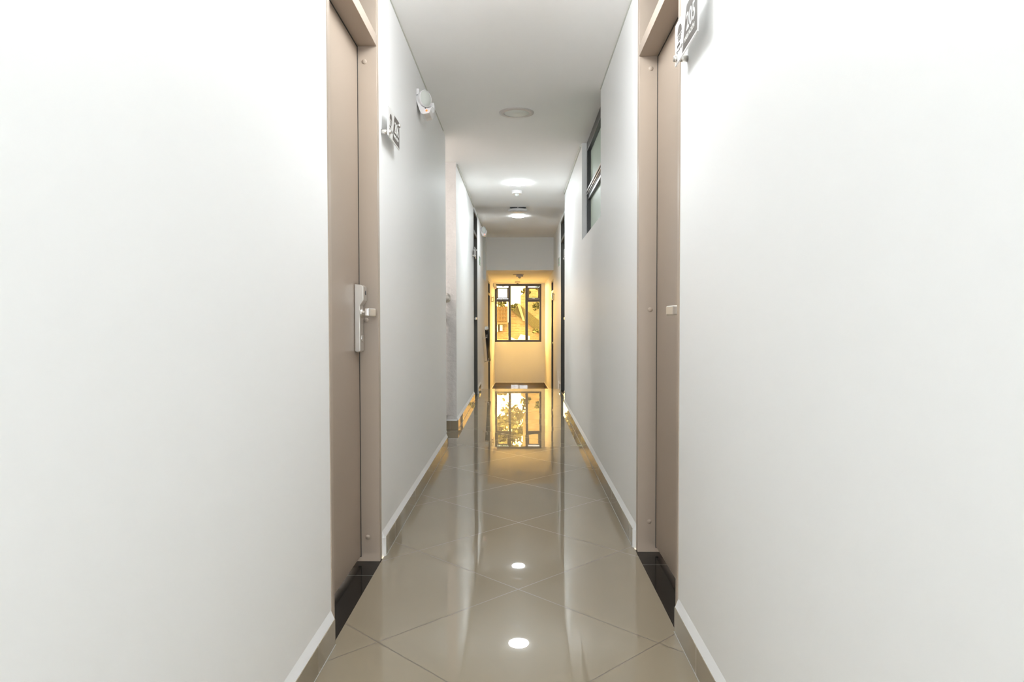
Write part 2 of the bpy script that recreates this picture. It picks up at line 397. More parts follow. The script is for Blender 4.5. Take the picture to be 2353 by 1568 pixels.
# ------------------------------------------------------------------ floors
b = MB()
b.box(XL - 0.01, XR + 0.01, YB, 2.0, -0.10, 0.0)
b.box(XL + 0.006, XR - 0.007, 2.0, 3.05, -0.10, 0.0)
b.box(XL - 0.01, XR + 0.01, 3.05, 5.44, -0.10, 0.0)
b.box(-0.72, XR + 0.01, 5.44, 6.335, -0.10, 0.0)
b.box(XL - 0.01, XR + 0.01, 6.335, 7.86, -0.10, 0.0)
b.box(XL, XR2, 7.86, YDROP, -0.10, 0.0)
structure(b.build('floor', 'tile'))
b = MB()
for k in range(3):
    b.box(XL, XR2, YDROP + 0.28 * k - (0.0 if k else 0.02), YDROP + 0.28 * (k + 1), ZLOW - 0.1, -0.14 * (k + 1) if k < 2 else ZLOW)
structure(b.build('stair_flight', 'tile_low'), 'three short beige tiled steps down to the lower hall', 'stairs')
structure(MB().box(XL - 0.02, XR2 + 0.02, YDROP + 0.84, YE, ZLOW - 0.1, ZLOW).build('floor_lower', 'tile_low'))
structure(MB().box(-2.6, -0.8, 5.44, 6.335, -1.6, -1.5).build('floor_stairwell', 'tile_low'))

# ------------------------------------------------------------------ baseboards (glossy tile with a white plaster slope on top)
def skirt(b, side, x, y0, y1, z=0.0, h=0.078, t=0.013, e0=True, e1=False):
    f = x - side * t
    b.m(0).box(*sorted((x, f)), y0, y1, z, z + h)
    b.m(2).box(*sorted((f, f - side * 0.002)), y0, y1, z, z + 0.0008)
    b.m(1).prism([(x, z + h), (f + side * 0.002, z + h), (x, z + h + 0.027)], y0 - (0.018 if e0 else 0), y1 + (0.01 if e1 else 0), 'y')
    if e0: b.prism([(x, y0 - 0.022), (f, y0 - 0.004), (f, y0), (x, y0)], z, z + h + 0.0, 'z')
    if e1: b.prism([(x, y1 + 0.012), (f, y1 + 0.003), (f, y1), (x, y1)], z, z + h + 0.0, 'z')
b = MB(); skirt(b, -1, XL, YB, 2.094, e0=False, e1=False); skirt(b, -1, XL, 2.905, 5.435)
structure(b.build('baseboard_left', ['tile_base', 'cove', 'grout_white']))
b = MB(); skirt(b, -1, XL, 6.35, 8.70, e0=False); skirt(b, -1, XL, 9.45, 10.13)
structure(b.build('baseboard_left_far', ['tile_base', 'cove', 'grout_white']))
b = MB(); skirt(b, 1, XR, YB, 2.192, e0=False); skirt(b, 1, XR, 3.02, 7.855)
structure(b.build('baseboard_right', ['tile_base', 'cove', 'grout_white']))
b = MB(); skirt(b, 1, XR2, 7.87, 9.04, e0=False); skirt(b, 1, XR2, 9.96, 10.13)
structure(b.build('baseboard_right_far', ['tile_base', 'cove', 'grout_white']))
b = MB(); b.m(0).box(-0.719, XL + 0.013, 6.317, 6.33, 0, 0.078)
b.m(1).prism([(6.33, 0.078), (6.319, 0.078), (6.33, 0.09)], -0.719, XL, 'x')
structure(b.build('baseboard_stairwell', ['tile_base', 'cove', 'grout_white']))
b = MB(); b.m(0).box(XL + 0.03, 0.525, YE - 0.013, YE, ZLOW, ZLOW + 0.075); b.m(1).prism([(YE, ZLOW + 0.075), (YE - 0.011, ZLOW + 0.075), (YE, ZLOW + 0.095)], XL + 0.03, 0.525, 'x')
for (xa, xb, ya) in ((XL, XL + 0.03, 13.34), (XR2, 0.525, 12.92)):
    s = 1 if xa < 0 else -1
    b.m(0).prism([(xa, ya), (xa + s * 0.013, ya), (xb + s * 0.013, YE - 0.013), (xb, YE - 0.013)], ZLOW, ZLOW + 0.075, 'z')
    b.m(1).prism([(xa, ya), (xa + s * 0.011, ya), (xb + s * 0.011, YE - 0.013), (xb, YE - 0.013)], ZLOW + 0.075, ZLOW + 0.086, 'z')
structure(b.build('baseboard_end', ['tile_base', 'cove', 'grout_white']))

# ------------------------------------------------------------------ doors
def make_lock(parent, side, xs, yc, zc, hand):
    """hotel lock on the slab face xs; hand=+1: lever runs towards +y"""
    f = lambda d: xs - side * d           # d = distance out from the slab
    s = MB()
    # long plate, stepped at the top where the reader stands out
    prof = [(0, -0.125), (0.012, -0.129), (0.022, -0.124), (0.022, 0.055), (0.036, 0.075), (0.036, 0.128), (0.025, 0.136), (0, 0.139)]
    A = [(f(d), zc + z) for d, z in prof]
    s.prism(A, yc - 0.033, yc + 0.033, 'y')
    lock = s.build('lock_plate', 'steel', parent, bevel=0.003); lock['label'] = 'brushed steel card lock plate'
    q = Matrix.Translation((f(0.036), yc + 0.005, zc + 0.105)) @ Matrix.Rotation(-side * PI / 2, 4, 'Y')
    MB().lathe([(0, 0.001), (0.009, 0.001), (0.009, -0.004), (0, -0.004)], 24, q).build('card_sensor', 'plastic_grey', lock)
    s = MB(); q = Matrix.Translation((f(0.022), yc, zc - 0.075)) @ Matrix.Rotation(-side * PI / 2, 4, 'Y') @ Matrix.Diagonal((1.5, 1, 1, 1))
    s.lathe([(0, 0.003), (0.009, 0.002), (0.010, -0.002), (0, -0.002)], 24, q); s.build('keyhole_cover', 'chrome', lock)
    # lever
    s = MB(); q = Matrix.Translation((f(0.022), yc, zc + 0.025)) @ Matrix.Rotation(-side * PI / 2, 4, 'Y')
    s.lathe([(0.019, 0), (0.019, 0.004), (0.011, 0.006), (0.010, 0.030), (0, 0.030)], 28, q)
    s2 = s.build('handle_neck', 'steel', parent)
    s = MB()
    y0 = yc - hand * 0.014; y1 = yc + hand * 0.115
    pts = [(f(0.044), y0), (f(0.066), y0), (f(0.078), y0 + hand * 0.014), (f(0.078), y1 - hand * 0.01), (f(0.074), y1), (f(0.058), y1), (f(0.058), y0 + hand * 0.03), (f(0.050), y0 + hand * 0.028)]
    s.prism(pts, zc + 0.012, zc + 0.043, 'z')
    h = s.build('door_handle', 'steel', parent, bevel=0.004, seg=3); h['label'] = 'brushed steel lever handle'

def make_door(name, side, x, y0, y1, fr_m, sl_m, z0=0.0, ztop=ZT, zhead=2.065, lock=None, joint=None, studs=True, lockz=0.98, glass=True):
    """frame with head bar and transom above; side -1: left wall, +1: right wall"""
    root = empty(name, (x, (y0 + y1) / 2, z0)); ox, oy, oz = x, (y0 + y1) / 2, z0
    root['kind'] = 'structure'
    T = Matrix.Translation((-ox, -oy, -oz))
    FW = 0.033; DP = 0.075
    f0 = x - side * 0.002; f1 = x + side * (DP + 0.045)
    fin = x + side * DP
    def fix(o):
        o.data.transform(T); return o
    b = MB()
    xa, xb = sorted((f0, f1)); 
    b.box(xa, xb, y0, y0 + FW, z0, ztop); b.box(xa, xb, y1 - FW, y1, z0, ztop)      # jambs
    b.box(xa, xb, y0 + FW, y1 - FW, ztop - 0.03, ztop)
    b.box(xa, xb, y0 + FW, y1 - FW, zhead, zhead + 0.045)
    b.box(*sorted((f0 - side * 0.001, f0 + side * 0.01)), y0 + 0.001, y0 + 0.010, z0, ztop)
    b.box(*sorted((f0 - side * 0.001, f0 + side * 0.01)), y1 - 0.010, y1 - 0.001, z0, ztop)
    fix(b.build('door_frame', fr_m, root, bevel=0.0015))
    # rubber seal line between jamb and slab
    b = MB()
    b.box(*sorted((fin - side * 0.002, fin + side * 0.01)), y1 - FW - 0.004, y1 - FW, z0 + 0.02, zhead)
    b.box(*sorted((fin - side * 0.002, fin + side * 0.01)), y0 + FW, y0 + FW + 0.004, z0 + 0.02, zhead)
    b.box(*sorted((fin - side * 0.002, fin + side * 0.01)), y0 + FW, y1 - FW, zhead - 0.004, zhead)
    fix(b.build('door_seal', 'seal', root))
    b = MB(); b.box(*sorted((fin, fin + side * 0.04)), y0 + FW + 0.004, y1 - FW - 0.004, z0 + 0.025, zhead - 0.004)
    fix(b.build('door_slab', sl_m, root, bevel=0.001))
    b = MB(); b.box(*sorted((fin + side * 0.004, fin + side * 0.016)), y0 + FW, y1 - FW, zhead + 0.045, ztop - 0.03)
    t = fix(b.build('transom_pane', 'aluminium', root)); t['label'] = 'dark transom pane above the door'
    # threshold stone in two pieces with a pale joint
    xt0, xt1 = sorted((x - side * 0.006, x + side * (DP + 0.05)))
    jy = joint if joint else y1 - 0.17
    b = MB(); b.box(xt0, xt1, y0 + 0.001, jy - 0.0015, z0 - 0.02, z0 + 0.001); b.box(xt0, xt1, jy + 0.0015, y1 - 0.001, z0 - 0.02, z0 + 0.001)
    fix(b.build('threshold', 'granite', root))
    fix(MB().box(xt0, xt1, jy - 0.0015, jy + 0.0015, z0 - 0.02, z0 + 0.0005).build('threshold_joint', 'grout_white', root))
    if studs:
        for zz in studs:
            q = Matrix.Translation((x + side * 0.047, y1 - FW, zz)) @ Matrix.Rotation(PI / 2, 4, 'X')
            fix(MB().lathe([(0.0095, -0.001), (0.0095, 0.001), (0.008, 0.0025), (0.0, 0.0032)], 24, q).build('bolt_cover', fr_m, root))
    if lock == 'far': k = (y1 - FW - 0.052, -1)
    elif lock == 'near': k = (y0 + FW + 0.052, 1)
    else: k = None
    if k:
        before = set(root.children)
        make_lock(root, side, fin, k[0], z0 + lockz, k[1])
        for o in root.children:
            if o not in before:
                fix(o)
                for c in o.children: fix(c)
    return root
a = DOORS
make_door('door_1', -1, XL, *a['nl'], 'taupe', 'taupe_slab', lock='far', joint=2.672, studs=(2.005, 0.978, 0.10))
make_door('door_2', 1, XR, *a['nr'], 'taupe', 'taupe_slab', lock='near', joint=2.796, studs=(2.015, 1.02, 0.13))
make_door('door_3', -1, XL, *a['fl'], 'darkframe', 'darkslab', ztop=ZT + 0.01, lock='far', studs=(1.0,))
make_door('door_4', 1, XR2, *a['fr'], 'darkframe', 'darkslab', ztop=ZT + 0.01, lock='near', studs=(1.0,))
make_door('door_5', -1, XL, *a['hl'], 'darkframe', 'darkslab', z0=ZLOW, ztop=1.70, zhead=1.45, studs=())
make_door('door_6', 1, XR2, *a['hr'], 'darkframe', 'darkslab', z0=ZLOW, ztop=1.70, zhead=1.47, lock='near', studs=())

# ------------------------------------------------------------------ far window (window_2)
def make_window():
    r = empty('window_2', ((WX0 + WX1) / 2, YE + 0.03, WZ0)); r['kind'] = 'structure'
    T = Matrix.Translation((-(WX0 + WX1) / 2, -(YE + 0.03), -WZ0))
    X = lambda c: WX0 + (c - 160) * (WX1 - WX0) / 1055.0
    Z = lambda q: WZ1 - (q - 128) * (WZ1 - WZ0) / 1302.0
    ya, yb = YE + 0.004, YE + 0.06
    b = MB()
    B = lambda c0, c1, r0, r1, y0=ya, y1=yb: b.box(X(c0), X(c1), y0, y1, Z(r1), Z(r0))
    B(160, 208, 128, 1430); B(1165, 1215, 128, 1430); B(208, 1165, 1385, 1430); B(208, 1165, 128, 178)
    B(462, 525, 178, 1385); B(848, 912, 178, 1385); B(208, 462, 465, 530); B(912, 1165, 465, 530)
    f = b.build('window_frame', 'bronze', r, bevel=0.003); f.data.transform(T)
    for (c0, c1, r0, r1) in ((208, 462, 530, 1385), (525, 848, 178, 1385), (912, 1165, 530, 1385)):
        o = MB().box(X(c0), X(c1), YE + 0.030, YE + 0.034, Z(r1), Z(r0)).build('pane', 'amber', r); o.data.transform(T)
    for (c0, c1) in ((208, 462), (912, 1165)):
        mx = Matrix.Translation((X(c0) - 0.008, YE + 0.036, Z(207))) @ Matrix.Rotation(math.radians(7), 4, 'X')
        W = X(c1) - X(c0) + 0.012; H = Z(205) - Z(460); t = 0.027
        b = MB()
        b.box(0.003, W, -0.012, 0.012, -t, 0, mx); b.box(0.003, W, -0.012, 0.012, -H, -H + t, mx)
        b.box(0.003, 0.003 + t, -0.012, 0.012, -H + t, -t, mx); b.box(W - t, W, -0.012, 0.012, -H + t, -t, mx)
        s = b.build('sash', 'bronze', r, bevel=0.002); s.data.transform(T); s['label'] = 'small top hung vent sash, slightly open'
        o = MB().box(0.003 + t, W - t, -0.002, 0.002, -H + t, -t, mx).build('pane', 'amber', s); o.data.transform(T)
        b = MB(); b.box(W / 2 - 0.03, W / 2 + 0.03, -0.03, -0.012, -H + 0.004, -H + 0.012, mx); b.box(W / 2 - 0.008, W / 2 + 0.008, -0.03, -0.012, -H - 0.004, -H + 0.016, mx)
        o = b.build('latch', 'chrome', s); o.data.transform(T)
    return r
make_window()

# ------------------------------------------------------------------ high frosted window in the right wall (window_1)
def make_high_window(name, side, x, y0, y1, z0, z1, dim=False):
    r = empty(name, (x, (y0 + y1) / 2, z0)); r['kind'] = 'structure'; T = Matrix.Translation((-x, -(y0 + y1) / 2, -z0))
    xi = lambda d: x + side * d
    zm = z0 + 0.37
    b = MB(); P = lambda d0, d1, ya, yb, za, zb: b.box(*sorted((xi(d0), xi(d1))), ya, yb, za, zb)
    P(0.038, 0.10, y0, y0 + 0.045, z0, z1); P(0.038, 0.10, y1 - 0.045, y1, z0, z1)
    P(0.038, 0.10, y0 + 0.045, y1 - 0.045, z0, z0 + 0.035); P(0.038, 0.10, y0 + 0.045, y1 - 0.045, z1 - 0.075, z1)
    P(0.045, 0.10, y0 + 0.045, y1 - 0.045, zm - 0.055, zm)
    b.build('window_frame', 'aluminium', r, bevel=0.002).data.transform(T)
    b = MB(); P(0.028, 0.044, y0 + 0.03, y1 - 0.03, zm - 0.004, zm + 0.012)
    b.build('sill_rail', 'chrome', r, bevel=0.002).data.transform(T)
    b = MB(); P(0.030, 0.042, y0 + 0.03, y1 - 0.03, zm - 0.024, zm - 0.016)
    b.build('sill_rail', 'chrome', r, bevel=0.002).data.transform(T)
    b = MB(); P(0.066, 0.074, y0 + 0.045, y1 - 0.045, z0 + 0.035, zm - 0.055); b.build('pane', 'frosted', r).data.transform(T)
    b = MB(); P(0.066, 0.074, y0 + 0.045, y1 - 0.045, zm, z1 - 0.075); b.build('pane', 'frosted', r).data.transform(T)
    return r
make_high_window('window_1', 1, XR, ry0, ry1, rz0, ZC)
make_high_window('window_3', -1, XL - 0.14, wy0, wy1, wz0, ZC + 0.016)

# ------------------------------------------------------------------ ceiling lights
def make_ceiling_light(loc, mname, label, r=0.104, lit=True, group=None, drum=0.0):
    e = empty('ceiling_light', loc)
    tag(e, label, 'ceiling light', group)
    if lit:
        MB().lathe([(r + 0.005, 0), (r + 0.005, -0.003), (r, -0.004), (0, -0.004)], 56).build('trim_ring', 'fixture', e)
        MB().lathe([(r - 0.001, -0.0045), (r - 0.001, -0.009 - drum), (r - 0.005, -0.012 - drum), (0, -0.013 - drum)], 56).build('diffuser', mname, e)
    else:
        MB().lathe([(r + 0.011, 0), (r + 0.010, -0.004), (r - 0.022, -0.007), (r - 0.023, -0.003), (0, -0.003)], 64).build('trim_ring', 'fixture', e)
        MB().lathe([(r - 0.0235, -0.0035), (r - 0.0235, -0.0055), (0, -0.0058)], 64).build('diffuser', 'diffuser_off', e)
    return e
make_ceiling_light((-0.018, 7.275, ZC), 'lamp', 'lit round white ceiling light, the nearer and larger of the two glowing ones')
make_ceiling_light((-0.022, 9.66, ZC + 0.016), 'lamp', 'lit round ceiling light behind the hanging white alarm dome, the farther glowing one', r=0.088)
make_ceiling_light((-0.022, 4.84, ZC), None, 'switched off round flush ceiling panel above the near corridor', r=0.108, lit=False)
make_ceiling_light((-0.02, 2.41, ZC), 'added_lamp_mid', 'unseen added ceiling light between the two taupe doors, just above the picture', r=0.17, drum=0.17)  # added out of view to light the doors and ceiling
make_ceiling_light((-0.02, -0.02, ZC), 'added_lamp_near', 'unseen added ceiling light directly above the viewer', r=0.115, drum=0.03)  # added above the view as a light source
make_ceiling_light((-0.02, -2.3, ZC), 'added_lamp_near', 'unseen added ceiling light well behind the viewer', r=0.115)  # added behind the view as a light source
make_ceiling_light((-1.5, 5.90, ZC), 'added_lamp_stair', 'unseen added ceiling light inside the stairwell', r=0.105)  # added, unseen source for the stairwell's light
make_ceiling_light((-0.03, 13.0, 1.827), None, 'small switched off ceiling light in the yellow lower hall', r=0.09, lit=False)

# motion sensors and alarm
def make_sensor(loc, label, s=1.0):
    e = empty('motion_sensor', loc); tag(e, label, 'motion sensor', 'white ceiling motion sensors')
    MB().lathe([(0.056*s, 0), (0.056*s, -0.030*s), (0.052*s, -0.034*s), (0.03*s, -0.034*s), (0, -0.034*s)], 40).build('housing', 'plastic', e)
    MB().lathe([(0.026*s, -0.034*s), (0.025*s, -0.044*s), (0.018*s, -0.054*s), (0.008*s, -0.059*s), (0, -0.060*s)], 32).build('lens', 'lens', e)
    return e
make_sensor((-0.031, 7.72, ZC), 'white motion sensor on the ceiling just past the nearer glowing light')
make_sensor((-0.005, 12.95, 1.822), 'grey looking motion sensor hanging in the middle of the yellow hall ceiling', 1.15)
e = empty('smoke_alarm', (-0.025, 8.93, ZC + 0.016)); tag(e, 'wide white round alarm dome hanging below the ceiling between the two glowing lights', 'smoke alarm')
MB().lathe([(0.102, 0), (0.102, -0.008), (0.085, -0.018), (0.085, -0.026), (0, -0.026)], 48).build('mounting_base', 'plastic_grey', e)
MB().lathe([(0.092, -0.022), (0.121, -0.030), (0.122, -0.046), (0.112, -0.056), (0.085, -0.064), (0.0, -0.068)], 56).build('cover', 'plastic', e)
for k in (-0.042, 0.0, 0.042):
    MB().box(k - 0.013, k + 0.013, -0.085, -0.065, -0.068, -0.060).build('vent_slot', 'diffuser_off', e, bevel=0.003)
MB().box(-0.006, 0.006, -0.106, -0.094, -0.026, -0.002).build('clip', 'plastic', e)
e = empty('smoke_detector', (-0.05, 14.6, 1.791)); tag(e, 'pale smoke detector on the hall ceiling right above the yellow window', 'smoke detector')
MB().lathe([(0.056, 0), (0.056, -0.022), (0.05, -0.036), (0, -0.040)], 36).build('housing', 'plastic', e)
MB().lathe([(0.022, -0.039), (0.020, -0.052), (0.0, -0.056)], 24).build('sensor_tip', 'plastic_grey', e)

# ------------------------------------------------------------------ emergency lights
def make_emergency(loc, side, label, s=1.0):
    """local frame: +x out of the wall, y along the corridor, z up"""
    e = empty('emergency_light', loc); tag(e, label, 'emergency light', 'white emergency lights high on the left wall')
    e.scale = (s, s, s)
    # housing: shield profile seen from the corridor, notched round the lamp head at its near end
    b = MB()
    arc = [(0.062 + 0.052 * math.cos(a_), 0.012 + 0.052 * math.sin(a_)) for a_ in [math.radians(150 + k * 14) for k in range(12)]]
    prof = [(0, 0.068), (0.016, 0.068)] + arc + [(0.080, -0.045), (0.072, -0.066), (0.040, -0.074), (0.026, -0.070), (0.014, -0.045), (0.004, -0.012), (0, 0.0)]
    b.prism(prof, -0.085, 0.005, 'y')
    prof = [(0, 0.068), (0.016, 0.068), (0.030, 0.020), (0.060, 0.018), (0.086, 0.016), (0.088, -0.005), (0.080, -0.045), (0.072, -0.066), (0.040, -0.074), (0.026, -0.070), (0.014, -0.045), (0.004, -0.012), (0, 0.0)]
    b.prism(prof, 0.005, 0.055, 'y')
    b.build('housing', 'plastic', e, bevel=0.004, seg=3)
    d = Vector((0.80, -0.60, -0.04)).normalized()
    mx = Matrix.Translation((0.044, -0.066, 0.016)) @ d.to_track_quat('Z', 'Y').to_matrix().to_4x4()
    h = MB().lathe([(0, -0.06), (0.026, -0.06), (0.036, -0.035), (0.045, -0.006), (0.0465, 0.006), (0.044, 0.010), (0.043, 0.006)], 40, mx).build('lamp_head', 'plastic', e)
    MB().lathe([(0.0435, 0.005), (0.036, 0.010), (0.02, 0.014), (0, 0.015)], 40, mx).build('lens', 'lens', h)
    b = MB(); b.lathe([(0, -0.002), (0.0055, 0), (0.0055, 0.003), (0.003, 0.006), (0, 0.007)], 16, Matrix.Translation((0.056, -0.085, -0.054)) @ Matrix.Rotation(PI / 2, 4, 'X'))
    b.build('indicator_light', 'led', e)
    MB().box(0.047, 0.053, -0.088, -0.084, -0.044, -0.038).build('test_button', 'plastic_grey', e)
    MB().box(0.002, 0.009, -0.087, -0.084, 0.028, 0.034).build('side_screw', 'plastic_grey', e)
    return e
make_emergency((XL, 4.01, 2.190), -1, 'white emergency lamp with orange indicator high on the near left wall')
make_emergency((XL, 10.35, 2.285), -1, 'white emergency lamp with orange indicator on the far left wall near the dropped beam')
make_emergency((XL + 0.02, 14.45, 1.69), -1, 'yellow lit emergency lamp beside the top left corner of the far window', 0.85)

# ------------------------------------------------------------------ room plaques
def make_plaque(side, x, yc, zc, number, label, group=None):
    """local frame: u = reading direction, v = up, w = out of the wall"""
    e = empty('room_plaque', (x, yc, zc), (PI / 2, 0, PI / 2 if side < 0 else -PI / 2)); tag(e, label, 'room sign', group)
    W, H = 0.264, 0.121; z0 = 0.029
    b = MB(); b.box(-W/2, W/2, -H/2, H/2, z0, z0 + 0.004); pl = b.build('plate', 'acrylic', e, bevel=0.0008)
    zf = z0 + 0.0042
    b = MB(); b.prism([(-W/2 + 0.095, -H/2 + 0.006), (W/2 - 0.001, -H/2 + 0.006), (W/2 - 0.001, H/2 - 0.001), (-W/2 + 0.146, H/2 - 0.001)], z0 + 0.0038, zf + 0.0002, 'z')
    pn = b.build('number_panel', 'print_dark', pl); pn['label'] = 'slanted dark grey half of the sign'
    text_mesh(number, 0.066, 'room_number', 'print_white', pl, Matrix.Translation((0.062, -0.012, zf + 0.0004)), 0.98)
    text_mesh('HABITACIÓN', 0.0185, 'room_word', 'print_white', pl, Matrix.Translation((0.047, -0.036, zf + 0.0004)), 1.0)
    # emblem: a striped half-round cup shape over a small word and a flourish
    b = MB(); cx, cy, R = -W/2 + 0.060, 0.016, 0.026
    pts = [(cx + R*math.cos(t*PI/16), cy + R*math.sin(t*PI/16)*0.95) for t in range(17)]; b.prism(pts, zf - 0.0002, zf + 0.0003, 'z')
    for k in range(3):
        wd = R * (0.94 - 0.16*k); yy = cy - 0.004 - 0.0062*k
        b.prism([(cx - wd, yy), (cx + wd, yy), (cx + wd*0.94, yy - 0.0035), (cx - wd*0.94, yy - 0.0035)], zf - 0.0002, zf + 0.0003, 'z')
    b.build('emblem', 'print_dark', pl)
    text_mesh('HOTEL', 0.011, 'emblem_word', 'print_dark', pl, Matrix.Translation((cx - 0.012, cy - 0.034, zf + 0.0002)), 1.0)
    b = MB(); b.tube([(cx - 0.036 + 0.001*i, cy - 0.045 + (0.0032 + 0.002*math.sin(i*0.23))*math.sin(i*0.62), zf) for i in range(76)], 0.0006, 6)
    b.build('flourish', 'print_dark', pl)
    for (sx, sy) in ((-1, -1), (1, 1)):
        mx = Matrix.Translation((sx*(W/2 - 0.020), sy*(H/2 - 0.018), 0))
        b = MB().lathe([(0.0, 0), (0.0095, 0), (0.0095, z0), (0.006, z0)], 28, mx)
        b.lathe([(0.006, z0), (0.0095, z0 + 0.0045), (0.0095, z0 + 0.011), (0.008, z0 + 0.0125), (0, z0 + 0.0125)], 28, mx)
        b.build('standoff', 'steel', e)
    return e
make_plaque(-1, XL, 3.035, 1.796, '206', 'acrylic room number sign on the near left wall beside the taupe door')
make_plaque(1, XR, 1.997, 1.788, '205', 'acrylic sign reading 205 on the right wall, cut by the top of the picture')
make_plaque(-1, XL, 8.56, 1.80, '204', 'small distant room sign before the dark left door')
make_plaque(1, XR2, 8.66, 1.79, '203', 'small distant room sign before the dark right door')
make_plaque(-1, XL + 0.015, 13.9, 1.40, '202', 'tiny yellow lit room sign on the left wall of the lower hall')
make_plaque(1, XR2, 12.02, 1.385, '201', 'tiny room sign with gold shining standoffs on the right wall of the lower hall')

# green route signs
def make_route_sign(side, x, yc, zc, label):
    e = empty('route_sign', (x, yc, zc), (PI / 2, 0, PI / 2 if side < 0 else -PI / 2)); tag(e, label, 'evacuation sign', 'green and white evacuation route signs')
    MB().box(-0.16, 0.16, -0.06, 0.06, 0, 0.003).build('sign_plate', 'acrylic', e)
    s = -side
    MB().box(-0.152, 0.152, -0.053, -0.042, 0.003, 0.0036).build('green_band', 'green', e)
    MB().prism([(-0.14*s, 0.0), (-0.06*s, 0.0), (-0.06*s, -0.022), (-0.005*s, 0.017), (-0.06*s, 0.052), (-0.06*s, 0.03), (-0.14*s, 0.03)], 0.003, 0.0036, 'z').build('arrow', 'green', e)
    b = MB(); b.lathe([(0, 0.003), (0.010, 0.003), (0.010, 0.0036), (0, 0.0036)], 20, Matrix.Translation((0.075, 0.038, 0)))
    b.prism([(0.055, 0.022), (0.09, 0.028), (0.10, 0.0), (0.125, -0.02), (0.11, -0.024), (0.08, -0.006), (0.045, -0.024), (0.04, -0.014), (0.066, 0.004)], 0.003, 0.0036, 'z')
    b.build('running_figure', 'green', e)
make_route_sign(-1, XL, 9.98, 1.825, 'green and white evacuation sign on the far left wall')
make_route_sign(1, XR2, 10.42, 1.845, 'green and white evacuation sign on the far right wall')

# ------------------------------------------------------------------ glass balustrade at the stairwell
e = empty('glass_balustrade', (-0.645, 5.9, 0)); tag(e, 'glass guard with round brushed steel rail closing off the stairwell on the left', 'balustrade')
def loc(o, v):
    o.data.transform(Matrix.Translation(-Vector(v))); return o
O = (-0.645, 5.9, 0)
loc(MB().tube([(-0.662, 5.445, 1.182), (-0.662, 6.33, 1.182)], 0.026, 28).build('handrail', 'steel', e), O)
loc(MB().lathe([(0.044, 0), (0.044, 0.006), (0.040, 0.010), (0.030, 0.011), (0.026, 0.016)], 36, Matrix.Translation((-0.662, 6.335, 1.182)) @ Matrix.Rotation(PI/2, 4, 'X')).build('flange', 'steel', e), O)
loc(MB().box(-0.676, -0.668, 5.46, 6.305, 0.04, 1.11).build('glass_panel', 'clear', e, bevel=0.001), O)
for yy in (5.62, 6.22):
    loc(MB().tube([(-0.672, yy, 1.11), (-0.672, yy, 1.158)], 0.007, 12).build('rail_post', 'steel', e), O)
for zz in (0.985, 0.12):
    b = MB(); b.box(-0.682, -0.655, 6.30, 6.333, zz - 0.013, zz + 0.013)
    loc(b.build('glass_clip', 'steel', e, bevel=0.003), O)
for yy in (5.65, 6.18):
    b = MB(); b.lathe([(0.026, 0), (0.026, 0.008), (0.012, 0.012), (0.012, 0.04), (0, 0.04)], 24, Matrix.Translation((-0.668, yy, 0))); b.box(-0.680, -0.664, yy - 0.02, yy + 0.02, 0.012, 0.065)
    loc(b.build('floor_clamp', 'steel', e, bevel=0.001), O)

# ------------------------------------------------------------------ sloping handrail beside the steps
e = empty('handrail', (XL, 11.0, 0.3)); tag(e, 'dark sloping handrail with steel end cap beside the steps down', 'handrail')
O = (XL, 11.0, 0.3)
p0, p1 = Vector((-0.505, 10.66, 0.86)), Vector((-0.505, 11.45, 0.35)); d = (p1 - p0).normalized()
loc(MB().tube([p0, p1], 0.027, 24).build('rail', 'railblack', e), O)
for (p, s) in ((p0, -1), (p1, 1)):
    loc(MB().tube([p, p + d * s * 0.022], 0.0285, 24).build('end_cap', 'chrome', e), O)
for t in (0.12, 0.88):
    q = p0.lerp(p1, t)
    br = loc(MB().tube([q - Vector((0, 0, 0.03)), q - Vector((0, 0, 0.075)), q + Vector((-0.05, 0, -0.085)), (XL + 0.004, q.y, q.z - 0.085)], 0.007, 12).build('bracket', 'steel', e), O)
    loc(MB().lathe([(0.024, 0), (0.024, 0.004), (0.0, 0.005)], 20, Matrix.Translation((XL, q.y, q.z - 0.085)) @ Matrix.Rotation(PI/2, 4, 'Y')).build('wall_rose', 'steel', br), O)

# ------------------------------------------------------------------ outside the far window
structure(MB().box(-30, 30, 15.3, 60, -1.9, -1.8).build('ground', 'ground'))
e = empty('brick_building', (0, 26, -1.8)); tag(e, 'sunlit brick building with a mossy sloping stair seen through the far window', 'building')
O = (0, 26, -1.8)
loc(MB().prism([(-6, 0.85), (-0.42, 0.88), (-0.42, 1.38), (-0.30, 1.40), (3.6, -1.75), (3.6, -1.8), (-6, -1.8)], 26.0, 26.4, 'y').build('lower_wall', 'brick', e), O)
loc(MB().prism([(-0.34, 1.40), (-0.12, 1.60), (0.02, 1.55), (3.6, -1.35), (3.6, -1.75)], 25.85, 26.5, 'y').build('stair_stringer', 'moss', e), O)
loc(MB().prism([(-0.02, -1.8), (6, -1.8), (6, 6.5), (0.10, 6.5), (0.10, 2.95), (0.32, 2.55), (0.30, 2.2), (0.02, 2.0)], 28.0, 28.4, 'y').build('upper_wall', 'brick', e), O)
loc(MB().prism([(-0.12, 1.62), (0.0, 1.62), (0.18, 0.98), (0.10, 0.98)], 25.80, 25.90, 'y').build('downpipe', 'pipe', e), O)
e = empty('iron_gate', (-0.9, 25.7, 0.9)); tag(e, 'barred iron gate with an ochre panel, seen in the left pane of the far window', 'gate'); O = (-0.9, 25.7, 0.9)
loc(MB().box(-1.3, -0.44, 25.74, 25.80, 0.93, 1.52).build('gate_panel', 'ochre', e), O)
b = MB()
for k in range(9): b.box(-1.28 + 0.10*k, -1.265 + 0.10*k, 25.69, 25.71, 0.95, 1.58)
for k in range(5): b.box(-1.3, -0.44, 25.69, 25.71, 0.98 + 0.14*k, 0.995 + 0.14*k)
loc(b.build('bars', 'rust', e), O)
